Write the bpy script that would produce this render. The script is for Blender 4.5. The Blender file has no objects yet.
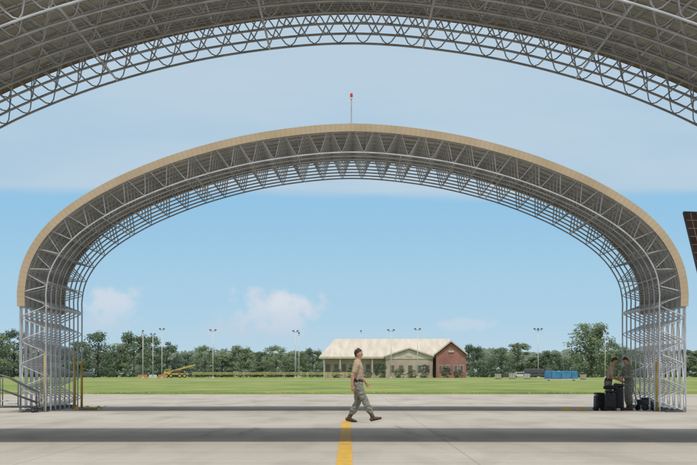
import bpy, math, random
from mathutils import Vector, Matrix, noise
random.seed(7)
S = bpy.context.scene
col = S.collection
F = 3485.0; CH = 1.2
def at(px, d): return (px-348.5)/F*d
def hz(py, d): return CH+(373-py)/F*d

# ------------------------------------------------------------------ materials
def newmat(name):
    m = bpy.data.materials.new(name); m.use_nodes = True
    nt = m.node_tree; b = nt.nodes['Principled BSDF']
    return m, nt, b
def N(nt, t, **k):
    n = nt.nodes.new(t)
    for a, v in k.items(): setattr(n, a, v)
    return n
def noisy(name, c1, c2, scale=5, rough=.7, metal=0, stretch=(1,1,1), bump=0, detail=3, spec=.3):
    m, nt, b = newmat(name)
    tc = N(nt,'ShaderNodeTexCoord'); mp = N(nt,'ShaderNodeMapping'); mp.inputs['Scale'].default_value = stretch
    nz = N(nt,'ShaderNodeTexNoise'); nz.inputs['Scale'].default_value = scale; nz.inputs['Detail'].default_value = detail
    cr = N(nt,'ShaderNodeValToRGB'); cr.color_ramp.elements[0].position=.35; cr.color_ramp.elements[1].position=.65
    cr.color_ramp.elements[0].color=(*c1,1); cr.color_ramp.elements[1].color=(*c2,1)
    L = nt.links
    L.new(tc.outputs['Object'], mp.inputs[0]); L.new(mp.outputs[0], nz.inputs[0]); L.new(nz.outputs[0], cr.inputs[0]); L.new(cr.outputs[0], b.inputs['Base Color'])
    b.inputs['Roughness'].default_value = rough; b.inputs['Metallic'].default_value = metal
    b.inputs['Specular IOR Level'].default_value = spec
    if bump:
        bp = N(nt,'ShaderNodeBump'); bp.inputs['Strength'].default_value = bump; bp.inputs['Distance'].default_value=.02
        L.new(nz.outputs[0], bp.inputs['Height']); L.new(bp.outputs[0], b.inputs['Normal'])
    return m
M = {}
M['steel'] = noisy('galvanised_steel', (.38,.39,.40), (.52,.53,.54), 3, .5, .25, detail=1, spec=.5)
M['dark_steel'] = noisy('dark_steel', (.07,.075,.08), (.12,.12,.13), 6, .5, .3)
M['black'] = noisy('black_plastic', (.012,.012,.014), (.03,.03,.033), 8, .45)
M['rubber'] = noisy('rubber', (.015,.015,.015), (.03,.03,.03), 8, .85)
M['dull_yellow'] = noisy('dull_yellow_paint', (.45,.31,.07), (.58,.41,.10), 1, .6)
M['cream_yellow'] = noisy('faded_yellow_paint', (.40,.35,.13), (.52,.46,.18), 1, .7)
M['white'] = noisy('white_paint', (.50,.51,.50), (.62,.62,.61), 3, .6)
M['red'] = noisy('red_paint', (.45,.04,.03), (.6,.07,.05), 3, .45)
M['orange'] = noisy('orange_paint', (.45,.19,.09), (.55,.25,.12), 3, .5)
M['blue'] = noisy('blue_tarp', (.04,.16,.33), (.07,.25,.43), 1.2, .6, bump=.3)
M['glass'] = noisy('dark_glass', (.09,.10,.10), (.13,.14,.14), 2, .3, spec=.5)
M['brick'] = noisy('red_brick', (.26,.125,.105), (.36,.18,.15), .5, .9)
M['tan_wall'] = noisy('light_tan_wall', (.38,.31,.25), (.48,.40,.32), .4, .9)
M['roof'] = noisy('cream_metal_roof', (.50,.445,.37), (.61,.55,.46), .3, .85, stretch=(3,.5,1))
M['trim'] = noisy('pale_trim', (.48,.42,.35), (.58,.52,.44), 1, .7)
M['pole'] = noisy('pale_pole', (.5,.5,.5), (.65,.65,.64), 1, .6)
M['skin'] = noisy('skin', (.42,.23,.15), (.52,.30,.21), 12, .55)
M['hair'] = noisy('hair', (.03,.018,.010), (.07,.045,.028), 60, .7)
M['tshirt'] = noisy('sand_cotton', (.40,.31,.21), (.44,.345,.24), 4, .95)
M['boot'] = noisy('brown_boot', (.07,.045,.025), (.13,.09,.05), 9, .7)
M['sole'] = noisy('boot_sole', (.02,.017,.014), (.04,.03,.025), 9, .85)
M['bark'] = noisy('bark', (.11,.095,.075), (.18,.155,.12), 3, .9)
M['underside_tone'] = noisy('canopy_underside_tone', (.33,.32,.275), (.47,.45,.385), .6, .9, detail=3)  # grey-olive tone stands for the light level on the canopy underside

def camo():
    m, nt, b = newmat('camouflage_cloth'); L = nt.links
    tc = N(nt,'ShaderNodeTexCoord'); mp = N(nt,'ShaderNodeMapping'); mp.inputs['Scale'].default_value=(1,1,2.2)
    nz = N(nt,'ShaderNodeTexNoise'); nz.inputs['Scale'].default_value=13; nz.inputs['Detail'].default_value=2.5; nz.inputs['Distortion'].default_value=.6
    cr = N(nt,'ShaderNodeValToRGB'); cr.color_ramp.interpolation='CONSTANT'
    e = cr.color_ramp.elements
    e[0].position=0; e[0].color=(.13,.14,.11,1); e[1].position=.43; e[1].color=(.21,.21,.175,1)
    x = e.new(.52); x.color=(.29,.275,.22,1); x = e.new(.6); x.color=(.17,.185,.175,1)
    L.new(tc.outputs['Object'],mp.inputs[0]); L.new(mp.outputs[0],nz.inputs[0]); L.new(nz.outputs[0],cr.inputs[0]); L.new(cr.outputs[0],b.inputs['Base Color'])
    b.inputs['Roughness'].default_value=.9
    return m
M['camo'] = camo()

def fabric():
    m, nt, b = newmat('tan_canopy_fabric'); L = nt.links
    tc = N(nt,'ShaderNodeTexCoord'); nz = N(nt,'ShaderNodeTexNoise'); nz.inputs['Scale'].default_value=.9; nz.inputs['Detail'].default_value=4
    cr = N(nt,'ShaderNodeValToRGB'); cr.color_ramp.elements[0].position=.3; cr.color_ramp.elements[1].position=.7
    cr.color_ramp.elements[0].color=(.42,.33,.215,1); cr.color_ramp.elements[1].color=(.50,.40,.27,1)
    uv = N(nt,'ShaderNodeSeparateXYZ'); L.new(tc.outputs['UV'], uv.inputs[0])
    fr = N(nt,'ShaderNodeMath', operation='FRACT'); L.new(uv.outputs[0], fr.inputs[0])
    gt = N(nt,'ShaderNodeMath', operation='GREATER_THAN'); gt.inputs[1].default_value=.7; L.new(fr.outputs[0], gt.inputs[0])
    mx = N(nt,'ShaderNodeMix', data_type='RGBA'); mx.inputs['B'].default_value=(.26,.20,.13,1)
    sc = N(nt,'ShaderNodeMath', operation='MULTIPLY'); sc.inputs[1].default_value=.16; L.new(gt.outputs[0], sc.inputs[0])
    L.new(sc.outputs[0], mx.inputs['Factor'])
    L.new(tc.outputs['Object'],nz.inputs[0]); L.new(nz.outputs[0],cr.inputs[0]); L.new(cr.outputs[0],mx.inputs['A']); L.new(mx.outputs['Result'],b.inputs['Base Color'])
    b.inputs['Roughness'].default_value=.9; b.inputs['Specular IOR Level'].default_value=.15
    return m
M['fabric'] = fabric()

def leaf(name, c1, c2):
    m, nt, b = newmat(name); L = nt.links
    tc = N(nt,'ShaderNodeTexCoord'); nz = N(nt,'ShaderNodeTexNoise'); nz.inputs['Scale'].default_value=.35; nz.inputs['Detail'].default_value=2
    oi = N(nt,'ShaderNodeObjectInfo')
    ad = N(nt,'ShaderNodeMath', operation='MULTIPLY_ADD'); ad.inputs[1].default_value=.5; ad.inputs[2].default_value=-.25
    L.new(oi.outputs['Random'], ad.inputs[0])
    a2 = N(nt,'ShaderNodeMath', operation='ADD'); L.new(ad.outputs[0],a2.inputs[0]); L.new(nz.outputs[0],a2.inputs[1])
    cr = N(nt,'ShaderNodeValToRGB'); cr.color_ramp.elements[0].position=.25; cr.color_ramp.elements[1].position=.78
    cr.color_ramp.elements[0].color=(*c1,1); cr.color_ramp.elements[1].color=(*c2,1)
    L.new(tc.outputs['Object'],nz.inputs[0]); L.new(a2.outputs[0],cr.inputs[0]); L.new(cr.outputs[0],b.inputs['Base Color'])
    b.inputs['Roughness'].default_value=1; b.inputs['Specular IOR Level'].default_value=.0
    tr = N(nt,'ShaderNodeBsdfTranslucent'); L.new(cr.outputs[0], tr.inputs['Color'])
    ms = N(nt,'ShaderNodeMixShader'); ms.inputs[0].default_value=.4
    L.new(b.outputs[0],ms.inputs[1]); L.new(tr.outputs[0],ms.inputs[2]); L.new(ms.outputs[0], nt.nodes['Material Output'].inputs[0])
    return m
M['leaf'] = leaf('hazed_tree_foliage', (.10,.145,.105), (.23,.285,.165))  # greens paled in the colour to stand for distance haze
M['leaf_far'] = leaf('hazed_far_foliage', (.19,.24,.20), (.25,.30,.235))  # paler, flatter greens: stronger air haze put into the wood's colour

def concrete():
    m, nt, b = newmat('apron_concrete'); L = nt.links
    tc = N(nt,'ShaderNodeTexCoord'); sp = N(nt,'ShaderNodeSeparateXYZ'); L.new(tc.outputs['Object'], sp.inputs[0])
    def nzz(scale, st, det=5, dist=0):
        mp = N(nt,'ShaderNodeMapping'); mp.inputs['Scale'].default_value=st; L.new(tc.outputs['Object'],mp.inputs[0])
        n = N(nt,'ShaderNodeTexNoise'); n.inputs['Scale'].default_value=scale; n.inputs['Detail'].default_value=det; n.inputs['Distortion'].default_value=dist; L.new(mp.outputs[0],n.inputs[0]); return n
    n1 = nzz(.16,(1,.35,1),7); n2 = nzz(.9,(1.0,.10,1),5,.4); n3 = nzz(12,(1,1,1),2)
    cr = N(nt,'ShaderNodeValToRGB'); e=cr.color_ramp.elements; e[0].position=.3; e[1].position=.7
    e[0].color=(.415,.38,.325,1); e[1].color=(.505,.465,.40,1); L.new(n1.outputs[0],cr.inputs[0])
    c2 = N(nt,'ShaderNodeValToRGB'); e=c2.color_ramp.elements; e[0].position=.46; e[0].color=(1,1,1,1); e[1].position=.75; e[1].color=(.68,.67,.66,1)
    L.new(n2.outputs[0],c2.inputs[0])
    mu = N(nt,'ShaderNodeMix', data_type='RGBA', blend_type='MULTIPLY'); mu.inputs['Factor'].default_value=.8
    L.new(cr.outputs[0],mu.inputs['A']); L.new(c2.outputs[0],mu.inputs['B'])
    c3 = N(nt,'ShaderNodeValToRGB'); e=c3.color_ramp.elements; e[0].position=.3; e[0].color=(.86,.86,.86,1); e[1].position=.7; e[1].color=(1,1,1,1)
    L.new(n3.outputs[0],c3.inputs[0])
    m3 = N(nt,'ShaderNodeMix', data_type='RGBA', blend_type='MULTIPLY'); m3.inputs['Factor'].default_value=.8
    L.new(mu.outputs['Result'],m3.inputs['A']); L.new(c3.outputs[0],m3.inputs['B'])
    def joint(sock, pitch, w, off):
        a = N(nt,'ShaderNodeMath',operation='ADD'); a.inputs[1].default_value=off; L.new(sock,a.inputs[0])
        d = N(nt,'ShaderNodeMath',operation='DIVIDE'); d.inputs[1].default_value=pitch; L.new(a.outputs[0],d.inputs[0])
        f = N(nt,'ShaderNodeMath',operation='FRACT'); L.new(d.outputs[0],f.inputs[0])
        l = N(nt,'ShaderNodeMath',operation='LESS_THAN'); l.inputs[1].default_value=w/pitch; L.new(f.outputs[0],l.inputs[0]); return l
    j1 = joint(sp.outputs[0],6.1,.035,602.2); j2 = joint(sp.outputs[1],6.1,.25,600)
    mxj = N(nt,'ShaderNodeMath',operation='MAXIMUM'); L.new(j1.outputs[0],mxj.inputs[0]); L.new(j2.outputs[0],mxj.inputs[1])
    mj = N(nt,'ShaderNodeMath',operation='MULTIPLY'); mj.inputs[1].default_value=.28; L.new(mxj.outputs[0],mj.inputs[0])
    mx = N(nt,'ShaderNodeMix', data_type='RGBA'); mx.inputs['B'].default_value=(.12,.11,.10,1)
    L.new(mj.outputs[0],mx.inputs['Factor']); L.new(m3.outputs['Result'],mx.inputs['A']); L.new(mx.outputs['Result'],b.inputs['Base Color'])
    b.inputs['Roughness'].default_value=.85; b.inputs['Specular IOR Level'].default_value=.15
    return m
M['concrete'] = concrete()
def tyre():
    m, nt, b = newmat('tyre_rubber_mark'); L = nt.links
    tc = N(nt,'ShaderNodeTexCoord'); mp = N(nt,'ShaderNodeMapping'); mp.inputs['Scale'].default_value=(9,.25,1); L.new(tc.outputs['Object'],mp.inputs[0])
    n = N(nt,'ShaderNodeTexNoise'); n.inputs['Scale'].default_value=1; n.inputs['Detail'].default_value=5; L.new(mp.outputs[0],n.inputs[0])
    mr = N(nt,'ShaderNodeMapRange'); mr.inputs['From Min'].default_value=.35; mr.inputs['From Max'].default_value=.75; mr.inputs['To Max'].default_value=.26; L.new(n.outputs[0],mr.inputs['Value'])
    L.new(mr.outputs[0],b.inputs['Alpha']); b.inputs['Base Color'].default_value=(.13,.12,.11,1); b.inputs['Roughness'].default_value=.9
    return m
M['tyre'] = tyre()
def grassm():
    m, nt, b = newmat('field_grass'); L = nt.links
    tc = N(nt,'ShaderNodeTexCoord')
    mp = N(nt,'ShaderNodeMapping'); mp.inputs['Scale'].default_value=(1,.22,1); L.new(tc.outputs['Object'],mp.inputs[0])
    n = N(nt,'ShaderNodeTexNoise'); n.inputs['Scale'].default_value=.14; n.inputs['Detail'].default_value=8; n.inputs['Roughness'].default_value=.75; L.new(mp.outputs[0],n.inputs[0])
    cr = N(nt,'ShaderNodeValToRGB'); e=cr.color_ramp.elements; e[0].position=.36; e[1].position=.64
    e[0].color=(.145,.20,.06,1); e[1].color=(.33,.35,.13,1); x=e.new(.5); x.color=(.22,.28,.085,1)
    L.new(n.outputs[0],cr.inputs[0]); L.new(cr.outputs[0],b.inputs['Base Color']); b.inputs['Roughness'].default_value=.95; b.inputs['Specular IOR Level'].default_value=.05
    return m
M['grass'] = grassm()
M['line'] = noisy('golden_line_paint', (.52,.31,.045), (.64,.39,.055), 2.2, .7, stretch=(3,.6,1), detail=8)

# ------------------------------------------------------------------ mesh helpers
class MB:
    def __init__(s): s.v=[]; s.f=[]; s.uv=None
    def quad(s,a,b,c,d):
        i=len(s.v); s.v += [tuple(a),tuple(b),tuple(c),tuple(d)]; s.f.append((i,i+1,i+2,i+3))
    def box(s, c, size, rot=None, taper=1):
        c=Vector(c); hx,hy,hzz=[q/2 for q in size]; i=len(s.v)
        R = rot or Matrix.Identity(3)
        for z in (-1,1):
            t = taper if z>0 else 1
            for x,y in ((-1,-1),(1,-1),(1,1),(-1,1)): s.v.append(tuple(c+R@Vector((x*hx*t,y*hy*t,z*hzz))))
        for f in ((3,2,1,0),(4,5,6,7),(0,1,5,4),(1,2,6,5),(2,3,7,6),(3,0,4,7)): s.f.append(tuple(i+k for k in f))
    def tube(s, pts, r, n=6, r2=None):
        pts=[Vector(p) for p in pts]; m=len(pts); i0=len(s.v); up=None
        for k,p in enumerate(pts):
            t=(pts[min(k+1,m-1)]-pts[max(k-1,0)]).normalized()
            if up is None:
                up = Vector((0,1,0)) if abs(t.y)<.9 else Vector((1,0,0))
            a=(up - t*up.dot(t)).normalized(); b=t.cross(a); up=a
            rr = r if r2 is None else r+(r2-r)*k/(m-1)
            for q in range(n):
                an=2*math.pi*q/n; s.v.append(tuple(p+a*rr*math.cos(an)+b*rr*math.sin(an)))
        for k in range(m-1):
            for q in range(n):
                q2=(q+1)%n; s.f.append((i0+k*n+q,i0+k*n+q2,i0+(k+1)*n+q2,i0+(k+1)*n+q))
        s.f.append(tuple(i0+q for q in range(n))[::-1]); s.f.append(tuple(i0+(m-1)*n+q for q in range(n)))
    def loft(s, pts, rad, side, n=14):
        """elliptic rings along a path, rounded at both ends; rad = (half width along side, half depth)"""
        pts=[Vector(p) for p in pts]; rad=[(r,r) if isinstance(r,(int,float)) else r for r in rad]; side=Vector(side)
        t0=(pts[0]-pts[1]).normalized(); t1=(pts[-1]-pts[-2]).normalized()
        P=[];R=[]
        for fz in (.95,.7,.35):
            rr=min(rad[0]); P.append(pts[0]+t0*rr*fz); k=math.sqrt(1-fz*fz); R.append((rad[0][0]*k,rad[0][1]*k))
        P+=pts; R+=rad
        for fz in (.35,.7,.95):
            rr=min(rad[-1]); P.append(pts[-1]+t1*rr*fz); k=math.sqrt(1-fz*fz); R.append((rad[-1][0]*k,rad[-1][1]*k))
        i0=len(s.v); m=len(P)
        for k,p in enumerate(P):
            t=(P[min(k+1,m-1)]-P[max(k-1,0)]).normalized()
            a=(side-t*side.dot(t)).normalized(); b=t.cross(a)
            for q in range(n):
                an=2*math.pi*q/n; s.v.append(tuple(p+a*R[k][0]*math.cos(an)+b*R[k][1]*math.sin(an)))
        for k in range(m-1):
            for q in range(n):
                q2=(q+1)%n; s.f.append((i0+k*n+q,i0+k*n+q2,i0+(k+1)*n+q2,i0+(k+1)*n+q))
        s.f.append(tuple(i0+q for q in range(n))[::-1]); s.f.append(tuple(i0+(m-1)*n+q for q in range(n)))
    def prism(s, poly, y0, y1):
        """polygon in (x,z), extruded in y"""
        i=len(s.v); n=len(poly)
        s.v += [(x,y0,z) for x,z in poly]+[(x,y1,z) for x,z in poly]
        s.f.append(tuple(range(i,i+n))); s.f.append(tuple(range(i+n,i+2*n))[::-1])
        for k in range(n):
            k2=(k+1)%n; s.f.append((i+k,i+n+k,i+n+k2,i+k2))
    def mesh(s, name, mat, smooth=False):
        me=bpy.data.meshes.new(name); me.from_pydata(s.v,[],s.f); me.update()
        me.materials.append(mat)
        if s.uv:
            u=me.uv_layers.new(name='UVMap')
            for l in me.loops: u.data[l.index].uv=s.uv[l.vertex_index]
        if smooth: me.polygons.foreach_set('use_smooth',[True]*len(me.polygons))
        return me
    def build(s, name, mat, parent=None, smooth=False, loc=None, bevel=0):
        return put(name, s.mesh(name,mat,smooth), parent, loc, bevel)
def put(name, me, parent=None, loc=None, bevel=0):
    o=bpy.data.objects.new(name,me); col.objects.link(o)
    if parent: o.parent=parent
    if loc: o.location=loc
    if bevel:
        b=o.modifiers.new('bevel','BEVEL'); b.width=bevel; b.segments=2
    return o
def thing(name, label, cat, loc=(0,0,0), rz=0, group=None):
    o=bpy.data.objects.new(name,None); col.objects.link(o); o.location=loc; o.rotation_euler=(0,0,rz)
    o.empty_display_size=.3
    return tag(o,label,cat,group)
def tag(o,label,cat,group=None,kind=None):
    if label: o['label']=label
    if cat: o['category']=cat
    if group: o['group']=group
    if kind: o['kind']=kind
    return o
def wheel(mb_t, mb_r, c, r, w):
    c=Vector(c)
    for m,rr,ww in ((mb_t,r,w),(mb_r,r*.58,w+.04)):
        i=len(m.v); n=16
        for y in (-ww/2,ww/2):
            for q in range(n):
                a=2*math.pi*q/n; m.v.append((c.x+rr*math.cos(a),c.y+y,c.z+rr*math.sin(a)))
        m.f.append(tuple(i+q for q in range(n))); m.f.append(tuple(i+n+q for q in range(n))[::-1])
        for q in range(n):
            q2=(q+1)%n; m.f.append((i+q,i+n+q,i+n+q2,i+q2))

# ------------------------------------------------------------------ setting
def sheet(name, x0,x1,y0,y1,z,mat,label,cat):
    m=MB(); m.quad((x0,y0,z),(x1,y0,z),(x1,y1,z),(x0,y1,z)); o=m.build(name,mat)
    return tag(o,label,cat,kind='structure')
sheet('ground',-4000,4000,-300,6000,-.012,M['grass'],'flat mown green airfield grass reaching the treeline','ground')
sheet('concrete_apron',-260,260,-120,198,0,M['concrete'],'pale tan concrete parking apron with slab joints','apron')
sheet('taxiway',-900,900,560,585,-.004,M['concrete'],'thin pale taxiway strip crossing the far grass','taxiway')
sheet('painted_line',-.165,.055,10,88,.005,M['line'],'yellow painted taxi line running toward the shelter','road marking')
m=MB()
for x0_,c_,y0_,y1_,w_ in ((1.1,.0016,66,80,.26),(1.75,.0014,62,75,.24),(-2.0,-.0009,68,78,.24),(-2.7,-.0009,66,76,.22)):
    pv=None
    for k in range(31):
        y=y0_+(y1_-y0_)*k/30; ww=w_*math.sin(math.pi*(k+.5)/31)**.5/2; xx=x0_+c_*(y1_-y)**2+.03*math.sin(y*.7)
        cur=((xx-ww,y,.004),(xx+ww,y,.004))
        if pv: m.quad(pv[0],pv[1],cur[1],cur[0])
        pv=cur
tag(m.build('tyre_marks',M['tyre']),'faint dark curved tyre marks on the concrete apron','tyre marks',kind='structure')
m=MB()
for k in range(7000):
    x=random.uniform(-32,32); y=198+random.uniform(-.35,1.5)+.3*noise.noise(Vector((x*.4,0,0))); h=random.uniform(.05,.16); w=random.uniform(.02,.06)
    i=len(m.v); a=random.uniform(-.04,.04); m.v += [(x-w,y,0),(x+w,y,0),(x+a,y+.02,h)]; m.f.append((i,i+1,i+2))
tag(m.build('grass_fringe',M['grass']),'ragged grass blades along the far apron edge','grass',kind='stuff')

# ------------------------------------------------------------------ shelter
half=[(10.24,0),(10.24,1.6),(10.24,3.2),(10.24,3.75),(10.13,4.42),(9.86,5.04),(9.42,5.65),(8.80,6.22),(7.91,6.80),(6.83,7.34),(5.30,7.92),(3.45,8.41),(1.61,8.70),(0,8.80)]
full=[(-x,z) for x,z in half]+[(x,z) for x,z in half[-2::-1]]
def cr_(p0,p1,p2,p3,t): return .5*((2*p1)+(-p0+p2)*t+(2*p0-5*p1+4*p2-p3)*t*t+(-p0+3*p1-3*p2+p3)*t**3)
dense=[]
for k in range(len(full)-1):
    p=[Vector(full[max(0,min(len(full)-1,k+j))]) for j in (-1,0,1,2)]
    for q in range(24): dense.append(cr_(*p,q/24))
dense.append(Vector(full[-1]))
acc=[0]
for a,b in zip(dense,dense[1:]): acc.append(acc[-1]+(b-a).length)
LEN=acc[-1]
import bisect
def prof(s):
    s=max(0,min(LEN-1e-6,s)); k=min(len(dense)-2,bisect.bisect_right(acc,s)-1)
    return dense[k].lerp(dense[k+1],(s-acc[k])/(acc[k+1]-acc[k]+1e-9))
def nrm(s):
    t=(prof(s+.25)-prof(s-.25)).normalized(); return Vector((t.y,-t.x))   # inward
DEP=.80; HS=.24
def P3(s,off,y):
    p=prof(s)+nrm(s)*off; return (p.x,y,p.y)
def truss(NP,r,sharp,ph2,shift,tie):
    """triangular arch truss: two outer chords, one inner chord, a rod bent back and forth on each side"""
    tr=MB(); PI_=LEN/NP
    SS=[LEN*k/150 for k in range(151)]
    for y in (-HS,HS): tr.tube([P3(s,.03,y) for s in SS],.026,6)
    tr.tube([P3(s,DEP,0) for s in SS],.027,6)
    for y in (-HS,HS):
        pts=[]; n=NP*12; sh=shift+(ph2 if y>0 else 0)
        for k in range(n+1):
            u=k/12; a=2*math.pi*(u+sh); s=u*PI_
            w=math.asin(sharp*math.cos(a))/math.asin(sharp)
            f=.02+(.5-.5*w)*.96
            pts.append(P3(s,.03+(DEP-.03)*f,y*(1-f)))
        tr.tube(pts,r,5)
    for k in range(NP+1):
        if k%tie==0: tr.tube([P3(PI_*k,.03,-HS),P3(PI_*k,.03,HS)],.012,4)
    return tr.mesh('arch_truss',M['steel'],True)
truss_z=truss(44,.0145,.93,0,0,1)
truss_w=truss(30,.0145,.60,.5,0,1); truss_w2=truss(30,.0145,.60,.5,.25,1)
bp=MB()
bp.box((0,0,.02),(.55,.75,.04)); bp.box((0,0,.07),(.30,.12,.06))
for dx in (-.22,.22):
    for dy in (-.3,.3): bp.tube([(dx,dy,.04),(dx,dy,.09)],.02,6)
plate_me=bp.mesh('base_plate',M['dark_steel'])
SL=15.0
s_e=3.25
def skin_sheet(off,uv):
    cv=MB()
    if uv: cv.uv=[]
    ns=170; ny=48
    for i in range(ns+1):
        s=s_e+(LEN-2*s_e)*i/ns
        for j in range(ny+1):
            y=-.04+(SL+.08)*j/ny
            ph=((y-HS)/(SL-2*HS)*7)%1
            sag=.03*math.sin(math.pi*ph)
            cv.v.append(P3(s,off+sag,y))
            if uv: cv.uv.append((y/1.22, s))
    for i in range(ns):
        for j in range(ny):
            a=i*(ny+1)+j; cv.f.append((a,a+1,a+ny+2,a+ny+1))
    return cv
canopy_me=skin_sheet(-.050,True).mesh('canopy',M['fabric'],True)
underside_me=skin_sheet(-.030,False).mesh('underside_tone_sheet',M['underside_tone'],True)  # added sheet inside the canopy, carries the underside brightness in its colour
bd=MB(); bd.uv=[]
nb=240
for i in range(nb+1):
    s=s_e+(LEN-2*s_e)*i/nb
    for off,y in ((-.06,.25),(-.064,-.06),(.175,-.06),(.18,-.02)):
        bd.v.append(P3(s,off,y)); bd.uv.append((s/.155,off))
for i in range(nb):
    for j in range(3):
        a=i*4+j; bd.f.append((a,a+1,a+5,a+4))
band_me=bd.mesh('edge_band',M['fabric'],False)
bd2=MB(); bd2.v=[(x,SL-y,z) for x,y,z in bd.v]; bd2.f=[f[::-1] for f in bd.f]; bd2.uv=bd.uv
band2_me=bd2.mesh('edge_band',M['fabric'],False)
pl=MB(); pl.tube([(0,HS,0),(0,SL-HS,0)],.022,6); purlin_me=pl.mesh('purlin',M['steel'],True)
pl=MB(); pl.tube([(0,HS,0),(0,SL-HS,0)],.04,8); eave_me=pl.mesh('eave_beam',M['steel'],True)

def make_shelter(loc,label,mes,NF):
    YS=[HS+(SL-2*HS)*k/(NF-1) for k in range(NF)]
    t=thing('aircraft_sun_shelter',label,'sun shelter',loc)
    put('canopy',canopy_me,t); put('underside_tone_sheet',underside_me,t); put('edge_band',band_me,t); put('edge_band',band2_me,t)
    for i,y in enumerate(YS):
        o=put('arch_truss',mes[i%len(mes)],t,(0,y,0))
        for sx in (-1,1): put('base_plate',plate_me,o,(sx*9.88,0,0))
    k=0; s=s_e+.9
    while s<LEN-s_e-.5:
        p=P3(s,.03,0); put('purlin',purlin_me,t,(p[0],0,p[2]))
        if k%3==0:
            p=P3(s,DEP,0); put('purlin',purlin_me,t,(p[0],0,p[2]))
        s+=1.12; k+=1
    for ss in (s_e,LEN-s_e):
        for off in (.03,DEP):
            p=P3(ss,off,0); put('eave_beam',eave_me,t,(p[0],0,p[2]))
    for sg in (0,1):
        for b in range(NF-1):
            g=MB(); y0,y1=YS[b],YS[b+1]
            off=.03
            sa,sb,sc=(.15,s_e-.1,s_e+3.6)
            if sg: sa,sb,sc=LEN-sa,LEN-sb,LEN-sc
            g.tube([P3(sa,off,y0),P3(sb,off,y1)],.012,5); g.tube([P3(sa,off,y1),P3(sb,off+.04,y0)],.012,5)
            q=[sb+(sc-sb)*u/8 for u in range(9)]
            if b%2==0:
                g.tube([P3(u,.1,y0+(y1-y0)*i/8) for i,u in enumerate(q)],.010,4); g.tube([P3(u,.13,y1-(y1-y0)*i/8) for i,u in enumerate(q)],.010,4)
            g.build('side_brace',M['steel'],t)
    for b in (0,2,NF-4,NF-2):
        for c0 in range(4):
            g=MB(); y0,y1=YS[b],YS[b+1]
            s0=s_e+4+c0*(LEN-2*s_e-8)/4; s1=s0+(LEN-2*s_e-8)/4
            q=[s0+(s1-s0)*u/10 for u in range(11)]
            g.tube([P3(u,.1,y0+(y1-y0)*i/10) for i,u in enumerate(q)],.010,4); g.tube([P3(u,.13,y1-(y1-y0)*i/10) for i,u in enumerate(q)],.010,4)
            g.build('roof_brace',M['steel'],t)
    return t
far=make_shelter((.13,107,0),'complete arched tan canopy shelter in the distance with lattice steel legs',[truss_z],9)
near=make_shelter((.05,57,0),'overhead arched shelter roof nearest the camera, cut off by the top of the picture',[truss_w,truss_w2],8)
mb=MB(); mb.tube([(0,0,0),(0,0,.82)],.018,8); mb.box((0,0,.03),(.2,.2,.03)); mb.tube([(-.08,0,.70),(.08,0,.70)],.010,6)
mast=mb.build('lamp_mast',M['steel'],far,loc=(-.04,.1,8.84)); mast['label']='thin mast carrying a red warning lamp on the crown'
mb=MB(); mb.loft([(0,0,0),(0,0,.06)],[.045,.04],(1,0,0),10); mb.build('red_lamp',M['red'],mast,True,(0,0,.88))
mb=MB(); mb.box((0,0,0),(.14,.10,.04)); mb.build('lamp_bracket',M['white'],mast,loc=(0,0,.825))

# ------------------------------------------------------------------ people
def remesh(mb,name,mat,parent,vox=.006,sm=3,disp=0,dscale=9):
    o=mb.build(name,mat,parent,True)
    r=o.modifiers.new('r','REMESH'); r.mode='VOXEL'; r.voxel_size=vox; r.use_smooth_shade=True
    s=o.modifiers.new('s','SMOOTH'); s.factor=.5; s.iterations=sm
    bpy.context.view_layer.update()
    dg=bpy.context.evaluated_depsgraph_get()
    me=bpy.data.meshes.new_from_object(o.evaluated_get(dg))
    o.modifiers.clear(); o.data=me; me.name=name
    if disp:
        nn=[v.normal.copy() for v in me.vertices]
        for v,n in zip(me.vertices,nn):
            c=v.co
            v.co=c+n*disp*(noise.noise(Vector((c.x*dscale,c.y*dscale,c.z*dscale*1.7)))+.5*noise.noise(c*dscale*2.3))
    me.polygons.foreach_set('use_smooth',[True]*len(me.polygons))
    if not me.materials: me.materials.append(mat)
    return o
def hand(mb,w,d,s,n,curl=.5):
    w=Vector(w); d=Vector(d).normalized(); s=Vector(s); s=(s-d*s.dot(d)).normalized(); n=Vector(n); n=(n-d*n.dot(d)-s*n.dot(s)).normalized()
    mb.loft([w-d*.02,w+d*.03,w+d*.085],[(.027,.02),(.038,.016),(.042,.014)],s,12)
    for k,(o,l) in enumerate(((.032,.068),(.011,.078),(-.011,.072),(-.031,.056))):
        p=w+d*.088+s*o; dd=d.copy(); pts=[p-d*.02,p]
        for j in range(3):
            dd=(dd+n*curl*(.5+.1*k)).normalized(); p=p+dd*l*(.45,.32,.23)[j]; pts.append(p.copy())
        mb.loft(pts,[.0085,.009,.0085,.008,.007],s,8)
    p=w+d*.03+s*.028; q=p+(d*.55+s*.8).normalized()*.04; r=q+(d*.9+s*.25+n*.35).normalized()*.035
    mb.loft([p,q,r],[.014,.0105,.009],n,8)
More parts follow.
